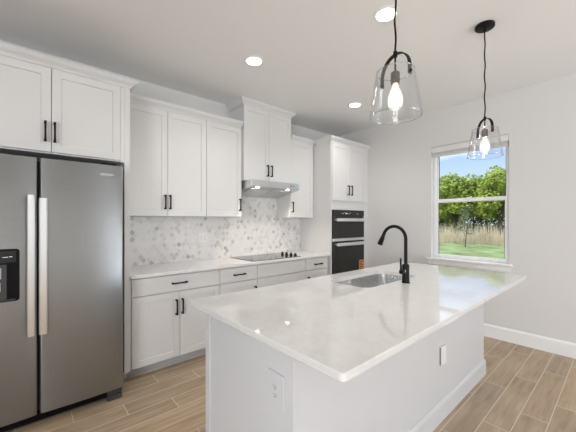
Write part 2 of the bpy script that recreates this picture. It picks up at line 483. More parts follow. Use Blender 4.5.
# added door frame and opening, unseen, made for the rear fill lamp
m = MB()
for x in (2.3, 3.095, 3.89): m.box(x, x + 0.06, YF - 0.09, YF - 0.04, 0, 2.37)
m.box(2.3, 3.95, YF - 0.09, YF - 0.04, 2.31, 2.37); m.box(2.3, 3.95, YF - 0.09, YF - 0.04, 0.0, 0.05)
struct(m.build('added_door_1', 'vinyl'))
m = MB()
for y in (-3.2, -2.03, -0.86): m.box(XL - 0.09, XL - 0.04, y, y + 0.06, 0.6, 2.2)
m.box(XL - 0.09, XL - 0.04, -3.2, -0.8, 0.6, 0.66); m.box(XL - 0.09, XL - 0.04, -3.2, -0.8, 2.14, 2.2)
struct(m.build('added_window_2', 'vinyl'))  # added window frame, unseen, made for the left fill lamp

def baseboard(name, pts_y0, pts_y1):
    prof = [(0, 0), (0.015, 0), (0.015, 0.128), (0.012, 0.138), (0.006, 0.146), (0.005, 0.152), (0, 0.152)]
    m = MB()
    m.loops([[(XR - 0.0005 - p, y, z) for p, z in prof] for y in (pts_y0, pts_y1)], True, True, True)
    return struct(m.build(name, 'trim'))
baseboard('baseboard_right', YF + 0.002, 2.74)

# ------------------------------------------------------------------ window
GX = XR + 0.105   # plane of the sashes
w1 = struct(bpy.data.objects.new('window_1', None)); COL.objects.link(w1); w1.location = (XR + 0.1, (WY0 + WY1) / 2, WZ0)
fm = MB()
fx0, fx1 = XR + 0.085, XR + 0.148
for y0, y1, z0, z1 in ((WY0 + 0.001, WY0 + 0.033, WZ0 + 0.021, WZ1), (WY1 - 0.033, WY1 - 0.001, WZ0 + 0.021, WZ1), (WY0 + 0.033, WY1 - 0.033, WZ1 - 0.03, WZ1 - 0.001), (WY0 + 0.033, WY1 - 0.033, WZ0 + 0.021, WZ0 + 0.034)):
    fm.box(fx0, fx1, y0, y1, z0, z1, 0.002)
fm.build('window_frame', 'vinyl', w1)
def sash(name, x0, x1, z0, z1, rail_t, rail_b, st):
    y0, y1 = WY0 + 0.034, WY1 - 0.034
    m = MB()
    m.box(x0, x1, y0, y0 + st, z0, z1, 0.003); m.box(x0, x1, y1 - st, y1, z0, z1, 0.003)
    m.box(x0, x1, y0 + st, y1 - st, z1 - rail_t, z1, 0.003); m.box(x0, x1, y0 + st, y1 - st, z0, z0 + rail_b, 0.003)
    s_ = m.build(name, 'vinyl', w1)
    xm = (x0 + x1) / 2
    MB().box(xm - 0.002, xm + 0.002, y0 + st - 0.003, y1 - st + 0.003, z0 + rail_b - 0.003, z1 - rail_t + 0.003).build('pane', 'pane', s_)
    g_ = MB(); a, b, c, d = y0 + st, y1 - st, z0 + rail_b, z1 - rail_t
    for q in ((a, a + 0.005, c, d), (b - 0.005, b, c, d)): g_.box(xm - 0.006, xm + 0.006, *q)
    g_.build('gasket', 'gasket', s_)
    return s_
sash('lower_sash', XR + 0.088, XR + 0.113, WZ0 + 0.035, 1.672, 0.044, 0.030, 0.026)
sash('upper_sash', XR + 0.119, XR + 0.143, 1.624, WZ1 - 0.031, 0.03, 0.036, 0.020)
lk = MB().box(XR + 0.080, XR + 0.087, 1.30, 1.36, 1.662, 1.680, 0.002)
lk.build('sash_lock', 'vinyl', w1)
MB().box(XR - 0.035, XR + 0.084, WY0 - 0.034, WY1 + 0.052, WZ0 - 0.001, WZ0 + 0.02, 0.004, 2).build('window_sill', 'trim', w1)
ap = MB(); prof = [(0, WZ0 - 0.002), (0.016, WZ0 - 0.002), (0.016, WZ0 - 0.06), (0.010, WZ0 - 0.075), (0, WZ0 - 0.078)]
ap.loops([[(XR - 0.0005 - p, y, z) for p, z in prof] for y in (WY0 - 0.02, WY1 + 0.035)], True, True, True)
ap.build('window_apron', 'trim', w1)

bl = thing('window_blind', 'white horizontal blind pulled all the way up at the top of the window', 'blind', (XR + 0.04, (WY0 + WY1) / 2, 2.26))
MB().box(XR + 0.004, XR + 0.016, WY0 + 0.003, WY1 - 0.003, 2.295, 2.372, 0.003).build('valance', 'blind', bl)
m = MB()
for i in range(12):
    m.box(XR + 0.018, XR + 0.066, WY0 + 0.012, WY1 - 0.012, 2.268 + i * 0.0052, 2.2715 + i * 0.0052)
m.build('slat_stack', 'blind', bl)
MB().box(XR + 0.018, XR + 0.066, WY0 + 0.012, WY1 - 0.012, 2.245, 2.266, 0.003).build('bottom_rail', 'blind', bl)
MB().box(XR + 0.018, XR + 0.062, WY0 + 0.006, WY1 - 0.006, 2.335, 2.373, 0.002).build('head_rail', 'blind', bl)

# ------------------------------------------------------------------ outside
GZ = -0.2
struct(MB().box(XR + 0.16, 140, -70, 120, GZ - 0.1, GZ).build('lawn', 'lawn'))
dry = MB(); rg = random.Random(3)
for i in range(9000):
    x = rg.uniform(22.8, 26.4); y = rg.uniform(-4, 28)
    h = rg.uniform(0.6, 1.35) * (0.7 + 0.5 * min(1, (x - 22.8) / 1.5)); a = rg.uniform(0, pi); w = rg.uniform(0.012, 0.03)
    lx, ly = rg.uniform(-.22, .22), rg.uniform(-.22, .22)
    p = [(x - w * cos(a), y - w * sin(a), GZ), (x + w * cos(a), y + w * sin(a), GZ), (x + lx + w * .4, y + ly, GZ + h), (x + lx * .5 - w * .9, y + ly * .5, GZ + h * .55)]
    dry.bm.faces.new([dry.bm.verts.new(q) for q in p])
o = dry.build('dry_grass', 'dry'); o['kind'] = 'stuff'; tag(o, 'tall dry tan grass in a strip behind the green lawn', 'grass')

def leaf_cloud(m, blobs, n, size, rg):
    tot = sum(b[3] * b[3] for b in blobs)
    for bx, by, bz, br in blobs:
        for i in range(int(n * br * br / tot)):
            d = Vector((rg.gauss(0, 1), rg.gauss(0, 1), rg.gauss(0, 1))).normalized()
            p = Vector((bx, by, bz)) + d * br * (rg.uniform(0.35, 1.0) ** 0.5) * Vector((1, 1, 0.8)).length / 1.62
            s = size * rg.uniform(0.6, 1.25)
            nrm = (d + Vector((rg.gauss(0, .6), rg.gauss(0, .6), rg.gauss(0, .6) + .4))).normalized()
            t = nrm.orthogonal().normalized(); t.rotate(Matrix.Rotation(rg.uniform(0, 2 * pi), 3, nrm)); b = nrm.cross(t)
            q = [p - t * s, p + b * s * .42 - nrm * s * .1, p + t * s, p - b * s * .42 - nrm * s * .1]
            m.bm.faces.new([m.bm.verts.new(v) for v in q])

def tree(x, y, h, crown_lo, wid, lm, label, seed, n=2400, trunk_r=0.11, size=0.17, name='broadleaf_tree', group='trees along the field edge', nb=11):
    rg = random.Random(seed)
    t = thing(name, label, 'tree', (x, y, GZ), group)
    m = MB()
    top = GZ + h * 0.72
    m.tube([(x, y, GZ - 0.05), (x + rg.uniform(-.12, .12), y + rg.uniform(-.12, .12), GZ + h * .35), (x + rg.uniform(-.3, .3), y + rg.uniform(-.3, .3), top)], [trunk_r, trunk_r * .75, trunk_r * .3], 8)
    blobs = []
    for i in range(nb):
        f = i / (nb - 1)
        bz = GZ + crown_lo + (h - crown_lo - wid * .28) * f
        rr = wid * (0.62 - 0.30 * abs(f - 0.4)) * rg.uniform(.55, .85)
        ang = i * 2.4 + rg.uniform(-.4, .4); off = wid * rg.uniform(.2, .62) * (1 - f * .55)
        b = (x + off * cos(ang), y + off * sin(ang), bz, rr * .72)
        blobs.append(b)
        m.tube([(x, y, max(GZ + h * .25, bz - wid * .5)), ((x + b[0]) / 2, (y + b[1]) / 2, bz - wid * .15), (b[0], b[1], bz)], [trunk_r * .4, trunk_r * .28, trunk_r * .12], 6)
    m.build('trunk', 'bark', t, True)
    c = MB(); leaf_cloud(c, blobs, n, size, rg)
    c.build('crown', lm, t)
    return t
spec = [  # x, y, height, crown underside, width, leaf material, label
    (29.0, 4.6, 6.2, 2.2, 3.2, 'leaf', 'bright green tree at the far right end of the tree line'),
    (28.2, 6.7, 6.1, 2.3, 3.1, 'leaf', 'tallest bright green tree, at the right side of the window view'),
    (29.4, 8.4, 5.9, 2.3, 3.0, 'leaf', 'bright green tree just right of the middle of the window view'),
    (28.6, 10.0, 6.0, 2.2, 3.0, 'leaf', 'bright green rounded tree in the middle of the window view, right behind the sapling'),
    (29.4, 11.7, 6.2, 1.3, 3.0, 'leaf', 'leafy green tree left of the sapling with foliage almost to the ground'),
    (28.6, 13.6, 5.5, 1.0, 3.0, 'leaf', 'lower green tree at the left edge of the window view'),
]
for i, (x, y, h, lo, wd, lm, lab) in enumerate(spec):
    tree(x, y, h, lo, wd, lm, lab, 20 + i, 4600, size=.145, nb=15)
for i, (x, y, h) in enumerate([(29.3, 15.7, 5.8), (28.6, 17.8, 6.1), (29.4, 20.0, 5.7), (28.7, 22.3, 6.0), (29.3, 24.6, 5.9), (28.8, 27.0, 6.1)]):
    tree(x, y, h, 1.6, 3.0, 'leaf', 'bright green tree of the field edge hidden by the wall left of the window', 120 + i, 2500, size=.17, nb=13)
for i, (x, y, h, lab) in enumerate([(34.5, 5.6, 5.6, 'dark tree half hidden behind the tallest bright green tree'), (35.0, 9.4, 5.6, 'dark tree in the second row, seen through the trunks right of the sapling'), (34.5, 13.6, 5.4, 'dark tree in the second row behind the leafy left-hand trees')]):
    tree(x, y, h, 1.9, 3.2, 'leaf_dark', lab, 50 + i, 1800, 0.16, 0.2, group='darker trees of the second row')
for i, (x, y, h, lab) in enumerate([(31.6, 5.6, 2.7, 'dark low bush under the tallest bright green tree'), (31.9, 7.4, 2.3, 'dark low bush between the trunks at the right of the window view'), (31.7, 9.2, 2.6, 'dark low bush under the middle trees, right of the sapling'),
                                    (31.9, 11.0, 2.9, 'dark low bush just behind and left of the sapling'), (31.6, 13.0, 2.8, 'dark low bush under the left-hand trees'), (31.8, 15.0, 2.8, 'dark low bush at the far left end of the tree line')]):
    tree(x, y, h, 0.5, 2.4, 'leaf_dark', lab, 90 + i, 900, 0.05, 0.13, 'low_bush', 'low bushes under the trees', 7)
tree(20.0, 6.50, 2.6, 0.95, 0.95, 'leaf_grey', 'thin young grey-green sapling standing alone on the lawn', 70, 420, 0.028, 0.065, 'sapling_tree', None, 8)

# ------------------------------------------------------------------ refrigerator
FY = 2.60
fr = thing('refrigerator', 'stainless steel side-by-side refrigerator with a black dispenser in its left door', 'refrigerator', (0.12, 2.98, 0))
MB().box(-0.335, 0.575, 2.672, 3.36, 0.03, 1.79, 0.004).build('body', 'gasket', fr)
def fridge_door(x0, x1):
    m = MB(); n = 14; lps = []
    pts = []
    r = 0.010
    w = x1 - x0
    front = []
    for i in range(n + 1):
        f = i / n; x = x0 + r + (w - 2 * r) * f
        front.append((x, FY - 0.004 + 0.006 * (2 * f - 1) ** 2))
    cl = [(x0 + r - r * cos(a), FY + 0.002 + r - r * sin(a)) for a in [R(10), R(30), R(50), R(70)]]
    cr = [(x1 - r + r * cos(a), FY + 0.002 + r - r * sin(a)) for a in [R(70), R(50), R(30), R(10)]]
    sec = [(x0, 2.668)] + cl + front + cr + [(x1, 2.668)]
    cx = (x0 + x1) / 2
    for z, ins in ((0.085, 0.004), (0.089, 0), (1.799, 0), (1.803, 0.004)):
        lps.append([(x + (ins if x < cx else -ins), y + (ins if y < 2.66 else 0), z) for x, y in sec])
    m.loops(lps, True, True, True)
    return m
ld = fridge_door(-0.335, 0.0665).build('door', 'steel', fr, True, 50)
rd = fridge_door(0.0815, 0.5815).build('door', 'steel', fr, True, 50)
def fridge_handle(x0, x1, z0, z1):
    m = MB(); yo = FY - 0.058
    n = 20; lps = []
    for i in range(n + 1):
        f = i / n; z = z0 + (z1 - z0) * f
        bow = 0.012 * (1 - (2 * f - 1) ** 2)
        y = yo - bow
        w = (x1 - x0) / 2; xc = (x0 + x1) / 2
        lps.append([(xc + sx * w * q, y + yy, z) for sx, q, yy in ((-1, 1, .022), (-1, 1, .006), (-1, .7, 0), (1, .7, 0), (1, 1, .006), (1, 1, .022))])
    m.loops(lps, True, True, True)
    for z in (z0 + 0.03, z1 - 0.03):
        m.box((x0 + x1) / 2 - 0.011, (x0 + x1) / 2 + 0.011, yo + 0.015, FY + 0.001, z - 0.022, z + 0.022, 0.003)
    return m
fridge_handle(0.013, 0.0545, 0.632, 1.548).build('handle', 'steel_handle', ld, True, 40)
fridge_handle(0.0745, 0.119, 0.632, 1.530).build('handle', 'steel_handle', rd, True, 40)
# dispenser in the left door
def rr_rect(x0, x1, z0, z1, r, y, n=5):
    pts = []
    for cx, cz, a0 in ((x1 - r, z0 + r, -90), (x1 - r, z1 - r, 0), (x0 + r, z1 - r, 90), (x0 + r, z0 + r, 180)):
        for i in range(n + 1):
            a = R(a0 + 90 * i / n); pts.append((cx + r * cos(a), y, cz + r * sin(a)))
    return pts
dx0, dx1, dz0, dz1 = -0.255, -0.020, 0.868, 1.201
m = MB()
dy = FY - 0.0035
m.loops([rr_rect(dx0, dx1, dz0, dz1, .018, dy + .004), rr_rect(dx0, dx1, dz0, dz1, .018, dy - .004), rr_rect(dx0 + .003, dx1 - .003, dz0 + .003, dz1 - .003, .016, dy - .006),
         rr_rect(dx0 + .010, dx1 - .010, dz0 + .010, dz1 - .010, .012, dy - .006)], True, True, True)
disp = m.build('dispenser', 'black_plastic', fr, True, 40)
MB().box(dx0 + .018, dx1 - .016, dy - .0075, dy - .0058, 1.115, 1.188, .0005).build('control_panel', 'oven_glass', disp)
m = MB().box(dx0 + .016, dx1 - .060, dy - .012, dy - .0061, .885, 1.105, .003)
m.build('recess_frame', 'dark_grey', disp)
MB().box(-.135, -.105, dy - .022, dy - .0125, 1.015, 1.085, .004).build('paddle', 'grey_plastic', disp)
MB().box(-.135, -.108, dy - .022, dy - .0125, .935, .995, .004).build('paddle', 'grey_plastic', disp)
m = MB()
m.box(-.10, -.075, dy - .0085, dy - .0076, 1.148, 1.152); m.box(-.07, -.055, dy - .0085, dy - .0076, 1.150, 1.154)
m.build('indicator', 'display', disp)
MB().box(dx0 + .02, dx1 - .02, dy - .016, dy - .0062, .874, .884, .002).build('drip_tray', 'dark_grey', disp)
# toe grille, feet, hinges
m = MB().box(-.325, .48, 2.655, 2.69, .018, .075, .003)
for i in range(3): m.box(-.31, .47, 2.650, 2.656, .028 + i * .014, .034 + i * .014)
m.build('toe_grille', 'black_plastic', fr)
for x in (-.325, .478):
    MB().box(x, x + .098, 2.612, 2.671, .001, .040, .004).box(x + .002, x + .098, 2.618, 2.671, .043, .078, .004).build('leveling_foot', 'dark_grey', fr)
for x in (-.30, .44): MB().box(x, x + .1, 2.63, 2.76, 1.806, 1.822, .004).build('hinge_cover', 'black_plastic', fr)
# maker's mark, upper right corner of the right door
cu = bpy.data.curves.new('mark', 'FONT'); cu.body = 'Whirlpool'; cu.size = 0.021; cu.extrude = 0.0006; cu.align_x = 'CENTER'; cu.shear = 0.25
to = bpy.data.objects.new('mark', cu); COL.objects.link(to)
bpy.context.view_layer.update()
me = bpy.data.meshes.new_from_object(to.evaluated_get(bpy.context.evaluated_depsgraph_get()))
bpy.data.objects.remove(to)
me.transform(Matrix.Translation(Vector((0.468, FY - 0.0035, 1.722)) - Vector(fr.location) ) @ Matrix.Rotation(R(90), 4, 'X'))
me.materials.append(M['logo'])
lo = bpy.data.objects.new('maker_mark', me); COL.objects.link(lo); lo.parent = rd
sw = MB()
sw.tube([(0.468 + .036 * cos(a), FY - .0035, 1.728 + .016 * sin(a)) for a in [R(200 + 14 * i) for i in range(20)]], .0010, 6)
sw.build('mark_ring', 'logo', lo)
lo.location = (0, 0, 0)

# ------------------------------------------------------------------ cabinets
G_UP, G_BASE = 'white shaker cabinets on the wall', 'white shaker base cabinets under the wall counter'
def add_door(parent, x0, x1, z0, z1, yf, hx=None, hz=None, style=shaker):
    d = style(x0, x1, z0, z1, yf).build('door', 'cab', parent)
    if hx is not None: pull_v(hx, hz, yf).build('handle', 'black', d)
    return d
# over the refrigerator
c = thing('refrigerator_cabinet', 'white two-door cabinet with tall side panels built around and above the refrigerator', 'cabinet', (0.14, 3.38, 0), G_UP)
MB().box(-.353, .631, 2.803, 3.383, 1.872, 2.495).build('body', 'cab', c)
for x0, x1 in ((.604, .631), (-.353, -.325)): MB().box(x0, x1, 2.785, 2.8025, 1.866, 2.494, .001).build('face_stile', 'cab', c)
for x0, x1 in ((.6315, .674), (-.394, -.354)):
    MB().box(x0, x1, 2.785, 3.383, .1005, 2.495, .001).box(x0, x1, 2.89, 3.383, 0.0, .1005).build('side_panel', 'cab', c)
add_door(c, -.322, .1495, 1.882, 2.492, 2.78, .116, 2.024)
add_door(c, .1535, .602, 1.882, 2.492, 2.78, .170, 2.024)
crown(-.394, .674, 2.785, 3.041, 2.4955, .062).build('crown', 'cab', c)

def wall_cab(label, x0, x1, doors, z0, z1, yf, name='wall_cabinet', crown_l=False, crown_r=False, ch=.072):
    c = thing(name, label, 'cabinet', ((x0 + x1) / 2, YB - .002, z0), G_UP)
    MB().box(x0, x1, yf + .022, YB - .002, z0, z1, .001).build('body', 'cab', c)
    for d in doors: add_door(c, *d[:2], z0 + .004, z1 - .004, yf, d[2], d[3])
    crown(x0, x1, yf + .012, YB - .002, z1 + .0005, ch, crown_l, crown_r).build('crown', 'cab', c)
    return c
UZ0, UZ1, UY = 1.425, 2.495, 3.085
wall_cab('white two-door wall cabinet next to the refrigerator surround', .6745, 1.516, [(.70, 1.0935, 1.066, 1.569), (1.0975, 1.514, 1.115, 1.569)], UZ0, UZ1, UY)
wall_cab('white single-door wall cabinet immediately left of the range hood', 1.5165, 1.975, [(1.519, 1.972, 1.944, 1.571)], UZ0, UZ1, UY, crown_r=False)
wall_cab('raised white two-door cabinet reaching the ceiling above the range hood', 1.986, 2.756, [(1.989, 2.368, 2.338, 2.018), (2.372, 2.753, 2.402, 2.018)], 1.872, 2.784, 3.055, 'hood_cabinet', True, True)
wall_cab('white single-door wall cabinet between the range hood and the oven tower', 2.770, 3.2395, [(2.774, 3.215, 2.796, 1.569)], UZ0, UZ1, UY)

def base_cab(label, x0, x1, parts, end_l=False):
    c = thing('base_cabinet', label, 'cabinet', ((x0 + x1) / 2, 3.1, 0), G_BASE)
    MB().box(x0, x1, 2.822, YB - .002, .10, .883).build('body', 'cab', c)
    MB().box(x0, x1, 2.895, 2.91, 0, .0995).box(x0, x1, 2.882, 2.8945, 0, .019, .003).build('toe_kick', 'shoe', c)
    for kind, a, b, z0, z1, hx, hz in parts:
        if kind == 'drawer':
            d = slab(a, b, z0, z1, 2.80).build('drawer', 'cab', c)
            if hx: pull_h(hx, hz, 2.80).build('handle', 'black', d)
        else: add_door(c, a, b, z0, z1, 2.80, hx, hz)
    return c
DZ = (.724, .874); DD = (.106, .713)
base_cab('wide white base cabinet beside the refrigerator, one drawer above two doors', .6755, 1.5275,
         [('drawer', .694, 1.5255, *DZ, 1.100, .799), ('door', .694, 1.1055, *DD, 1.071, .574), ('door', 1.1095, 1.5255, *DD, 1.127, .576)])
base_cab('narrow white base cabinet just left of the cooktop cabinet, drawer over a door', 1.5285, 2.0,
         [('drawer', 1.531, 1.998, *DZ, 1.760, .798), ('door', 1.531, 1.998, *DD, 1.968, .570)])
base_cab('white base cabinet under the cooktop with a plain handle-less top front', 2.001, 2.786,
         [('drawer', 2.004, 2.783, *DZ, None, None), ('drawer', 2.004, 2.783, .412, .713, 2.393, .560), ('drawer', 2.004, 2.783, .106, .406, 2.393, .26)])
base_cab('narrow white base cabinet next to the oven tower, drawer over a door', 2.787, 3.2405,
         [('drawer', 2.790, 3.215, *DZ, 3.012, .794), ('door', 2.790, 3.215, *DD, 2.822, .568)])

# oven tower
c = thing('oven_tower_cabinet', 'tall white cabinet in the corner that holds the double oven', 'cabinet', (3.69, 3.38, 0), G_UP)
TY = 2.765
m = MB()
m.box(3.242, 3.264, TY, 3.383, .10, 2.495, .001); m.box(4.022, 4.148, TY, 3.383, .10, 2.495, .001)
m.box(3.264, 4.022, TY, 3.383, 1.540, 2.495); m.box(3.264, 4.022, TY, 3.383, .10, .470); m.box(3.264, 4.022, 3.365, 3.383, .47, 1.54)
m.build('body', 'cab', c)
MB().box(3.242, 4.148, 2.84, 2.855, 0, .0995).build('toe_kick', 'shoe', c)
add_door(c, 3.256, 3.640, 1.672, 2.491, 2.744, 3.603, 1.83)
add_door(c, 3.644, 4.030, 1.672, 2.491, 2.744, 3.681, 1.83)
d = slab(3.256, 4.03, .108, .45, 2.744).build('drawer', 'cab', c); pull_h(3.64, .30, 2.744).build('handle', 'black', d)
crown(3.242, 4.148, TY, 3.041, 2.4955, right=False).build('crown', 'cab', c)

# double oven
OY = 2.742
ov = thing('double_oven', 'black and stainless built-in double oven with an orange sticker on its lower door', 'oven', (3.65, 3.05, .475))
ox0, ox1 = 3.268, 4.012
MB().box(ox0 + .005, ox1 - .005, 2.768, 3.36, .474, 1.536).build('body', 'dark_grey', ov)
MB().box(ox0, ox1, OY, 2.763, 1.440, 1.537, .002).build('control_panel', 'oven_glass', ov)
for x in (3.46, 3.485, 3.51, 3.60, 3.625, 3.65, 3.82, 3.845):
    zz = 1.482 + .012 * (int(x * 100) % 2)
    MB().box(x, x + .014, OY - .001, OY - .0002, zz, zz + .006).build('display_mark', 'display', ov)
MB().box(3.545, 3.585, OY - .001, OY - .0002, 1.480, 1.496).build('clock_display', 'display', ov)
def oven_door(z0, z1):
    d = MB().box(ox0, ox1, OY, 2.763, z0, z1, .002).build('door', 'oven_glass', ov)
    m = MB(); hz = z1 - .040
    n = 16
    m.loops([[(x, OY - .050 - .010 * (1 - (2 * f - 1) ** 2) + yy, hz + zz) for yy, zz in ((-.008, -.018), (-.008, .018), (.0, .024), (.008, .018), (.008, -.018), (0, -.024))]
             for f, x in [(i / n, ox0 + .035 + (ox1 - ox0 - .07) * i / n) for i in range(n + 1)]], True, True, True)
    for x in (ox0 + .06, ox1 - .06): m.box(x - .011, x + .011, OY - .046, OY, hz - .013, hz + .013, .002)
    m.build('handle', 'steel_h', d, True, 40)
    MB().box(ox0 + .10, ox1 - .10, OY - .0012, OY - .0002, z0 + .07, z1 - .10).build('door_window', 'oven_glass', d)
    return d
oven_door(1.128, 1.434)
MB().box(ox0, ox1, OY - .004, 2.763, 1.086, 1.124, .003).build('trim_band', 'steel_h', ov)
ldo = oven_door(.476, 1.082)
m = MB().box(3.88, 4.0, OY - .0032, OY - .0013, .62, .775)
st = m.build('sticker', 'orange', ldo)
m = MB()
for i in range(5): m.box(3.892, 3.985 - .02 * (i % 2), OY - .0040, OY - .0034, .635 + i * .027, .648 + i * .027)
m.build('sticker_print', 'socket_dark', st)

# ------------------------------------------------------------------ wall counter, backsplash, cooktop, hood
o = MB().box(.6755, 3.2405, 2.775, YB - .001, .8845, .914, .003, 2).build('kitchen_countertop', 'quartz')
tag(o, 'long white quartz countertop along the wall under the backsplash', 'countertop')
m = MB().box(.6755, 3.2405, YB - .009, YB - .0005, .9145, 1.4235).box(1.977, 2.768, YB - .009, YB - .0005, 1.4235, 1.868)
tag(m.build('tile_backsplash', 'tile'), 'grey and white marble diamond mosaic backsplash above the wall counter', 'backsplash')

def outlet(name, label, xc, zc, y, axis='Y', w=.115, h=.115, gang=2):
    o_ = thing(name, label, 'outlet', (xc, y, zc - h / 2), 'white outlet plates')
    MB().box(xc - w / 2, xc + w / 2, y - .006, y - .0003, zc - h / 2, zc + h / 2, .002).build('plate', 'plate', o_)
    for gi in range(gang):
        gx = xc + (gi - (gang - 1) / 2) * .046
        p = MB().box(gx - .017, gx + .017, y - .0085, y - .0061, zc - .034, zc + .034, .001).build('socket', 'plate', o_)
        s = MB()
        for dz in (.016, -.016):
            s.box(gx - .0075, gx - .0055, y - .0092, y - .0086, zc + dz - .004, zc + dz + .005)
            s.box(gx + .0050, gx + .0070, y - .0092, y - .0086, zc + dz - .003, zc + dz + .004)
            s.box(gx - .002, gx + .002, y - .0092, y - .0086, zc + dz - .011, zc + dz - .007)
        s.build('slots', 'socket_dark', p)
    return o_
outlet('wall_outlet', 'white two-gang outlet plate on the backsplash left of the cooktop', 1.612, 1.178, YB - .009)
outlet('wall_outlet', 'white outlet plate on the backsplash right of the cooktop near the oven tower', 3.055, 1.163, YB - .009, w=.075, gang=1)

ck = thing('cooktop', 'black glass electric cooktop set into the wall counter under the hood', 'cooktop', (2.34, 3.07, .914))
MB().box(1.957, 2.717, 2.822, 3.318, .9145, .9205, .002).build('glass_top', 'cook_glass', ck)
for bx, by, br in ((2.13, 2.95, .105), (2.13, 3.19, .08), (2.43, 3.20, .10), (2.43, 2.95, .075)):
    m = MB()
    m.lathe([(br, .9207), (br, .9211), (br - .004, .9211), (br - .004, .9207)], bx, by, 40)
    m.build('burner_ring', 'ring', ck)
for ky in (3.125, 3.04, 2.95, 2.865):
    m = MB().lathe([(.021, .9207), (.021, .928), (.0175, .932), (.016, .950), (.013, .953)], 2.655, ky, 20, True, True)
    m.box(2.652, 2.658, ky - .015, ky + .015, .953, .958, .001)
    m.build('knob', 'black_plastic', ck, True, 40)

hd = thing('range_hood', 'stainless steel under-cabinet range hood with two lit lamps over the cooktop', 'range hood', (2.37, 3.37, 1.70))
hx0, hx1, hy0, hy1 = 1.998, 2.764, 2.907, 3.374
m = MB()
sec = [(hy0, 1.868), (hy0, 1.792), (hy0 + .012, 1.789), (hy1, 1.702), (hy1, 1.868)]
m.loops([[(x, y, z) for y, z in sec] for x in (hx0, hx1)], True, True, True)
bmesh.ops.bevel(m.bm, geom=m.bm.edges[:], offset=.002, segments=1, affect='EDGES')
m.build('body', 'steel_hood', hd)
def on_slope(y): return 1.789 - (y - hy0 - .012) * (1.789 - 1.702) / (hy1 - hy0 - .012)
m = MB()
for x0, x1 in ((2.05, 2.375), (2.387, 2.712)):
    ya, yb = 3.0, 3.34
    m.loops([[(x, y, on_slope(y) + dz) for x, y in ((x0, ya), (x1, ya), (x1, yb), (x0, yb))] for dz in (-.0006, -.006)], True, True, True)
m.build('grease_filter', 'steel_hood', hd)
for x in (2.112, 2.592):
    y = 2.948; z = on_slope(y)
    MB().lathe([(.023, z - .0008 ), (.023, z - .005), (.018, z - .006)], x, y, 24, True, True).build('lamp', 'hoodled', hd, True)
m = MB()
for i in range(4): m.box(2.60 + i * .022, 2.612 + i * .022, hy0 - .002, hy0 - .0002, 1.826, 1.836)
m.build('button', 'socket_dark', hd)
for x in (2.112, 2.592):
    lamp('hood_lamp', 'SPOT', (x, 2.948, 1.772), 12, (1, .90, .76), (R(-8), 0, 0), spot_size=R(125), spot_blend=.6, shadow_soft_size=.03)

# ------------------------------------------------------------------ island
ix0, ix1, iy0, iy1 = .785, 3.11, .858, 1.61
isl = thing('kitchen_island', 'large white kitchen island base under the quartz top', 'island', (1.95, 1.2, 0))
MB().box(ix0, ix1, iy0, iy0 + .195, 0, .883, .001).build('front_panel', 'island', isl)
for x in (ix0 + .012, ix1 - .03): MB().box(x, x + .018, iy0 + .196, iy1, 0, .883).build('end_panel', 'island', isl)
MB().box(ix0 + .001, ix0 + .0115, iy1 - .045, iy1, 0, .883, .001).build('corner_trim', 'island', isl)
m = MB()   # cap trim around the top of the front wall's end
prof = [(-.0115, .775), (.0012, .775), (.002, .778), (.002, .883), (-.0115, .883)]
m.loops([[(ix0 - p, y, z) for p, z in prof] for y in (iy0 + .1955, iy0 + .236)], True, True, True)
m.build('cap_trim', 'island', isl)
MB().box(ix0 + .031, ix1 - .031, iy1 - .02, iy1, .10, .883).box(ix0 + .031, ix1 - .031, iy1 - .09, iy1 - .075, 0, .0995).box(ix0 + .031, ix1 - .031, iy0 + .2, iy1 - .0205, .10, .118).build('carcass', 'island', isl)
prof = [(0, 0), (.014, 0), (.014, .112), (.011, .122), (.005, .130), (.004, .136), (0, .136)]
m = MB()
lps = []
for p, z in prof: lps.append([(ix0 - p, iy0 + .195, z), (ix0 - p, iy0 - p, z), (ix1 + p, iy0 - p, z), (ix1 + p, iy0 + .195, z)])
lps.append(lps[0])
m.loops(lps, False); bmesh.ops.remove_doubles(m.bm, verts=m.bm.verts, dist=1e-6)
m.build('baseboard', 'island', isl)
xs = [ix0 + .033, 1.37, 1.765, 2.145, 2.525, ix1 - .033]
for i in range(5):
    a, b = xs[i] + .002, xs[i + 1] - .002
    m = MB()
    rect = lambda s_, y: [(a + s_, y, .108 + s_), (b - s_, y, .108 + s_), (b - s_, y, .874 - s_), (a + s_, y, .874 - s_)]
    m.loops([rect(0, iy1 + .001), rect(0, iy1 + .020), rect(.056, iy1 + .020), rect(.058, iy1 + .012)], True, True, True)
    m.build('door', 'island', isl)

# counter with sink cut-out
def rr2(x0, x1, y0, y1, r, z, n=8):
    pts = []
    for cx, cy, a0 in ((x1 - r, y0 + r, -90), (x1 - r, y1 - r, 0), (x0 + r, y1 - r, 90), (x0 + r, y0 + r, 180)):
        for i in range(n + 1):
            a = R(a0 + 90 * i / n); pts.append((cx + r * cos(a), cy + r * sin(a), z))
    return pts
SX0, SX1, SY0, SY1 = 1.765, 2.525, 1.18, 1.55
CZ0, CZ1 = .8845, .914
def ring_face(bm, outer, inner):
    vo = [bm.verts.new(p) for p in outer]; vi = [bm.verts.new(p) for p in inner]
    ed = [bm.edges.new((l[i], l[(i + 1) % len(l)])) for l in (vo, vi) for i in range(len(l))]
    bmesh.ops.triangle_fill(bm, use_beauty=True, use_dissolve=False, edges=ed)
m = MB()
out = lambda i, z: rr2(.726 + i, 3.230 - i, .570 + i, 1.700 - i, .018, z, 4)
inn = lambda z: rr2(SX0, SX1, SY0, SY1, .085, z)
ring_face(m.bm, out(.003, CZ1), inn(CZ1)); ring_face(m.bm, out(.003, CZ0), inn(CZ0))
m.loops([out(.003, CZ1), out(0, CZ1 - .003), out(0, CZ0 + .003), out(.003, CZ0)]); m.loops([inn(CZ1), inn(CZ0)])
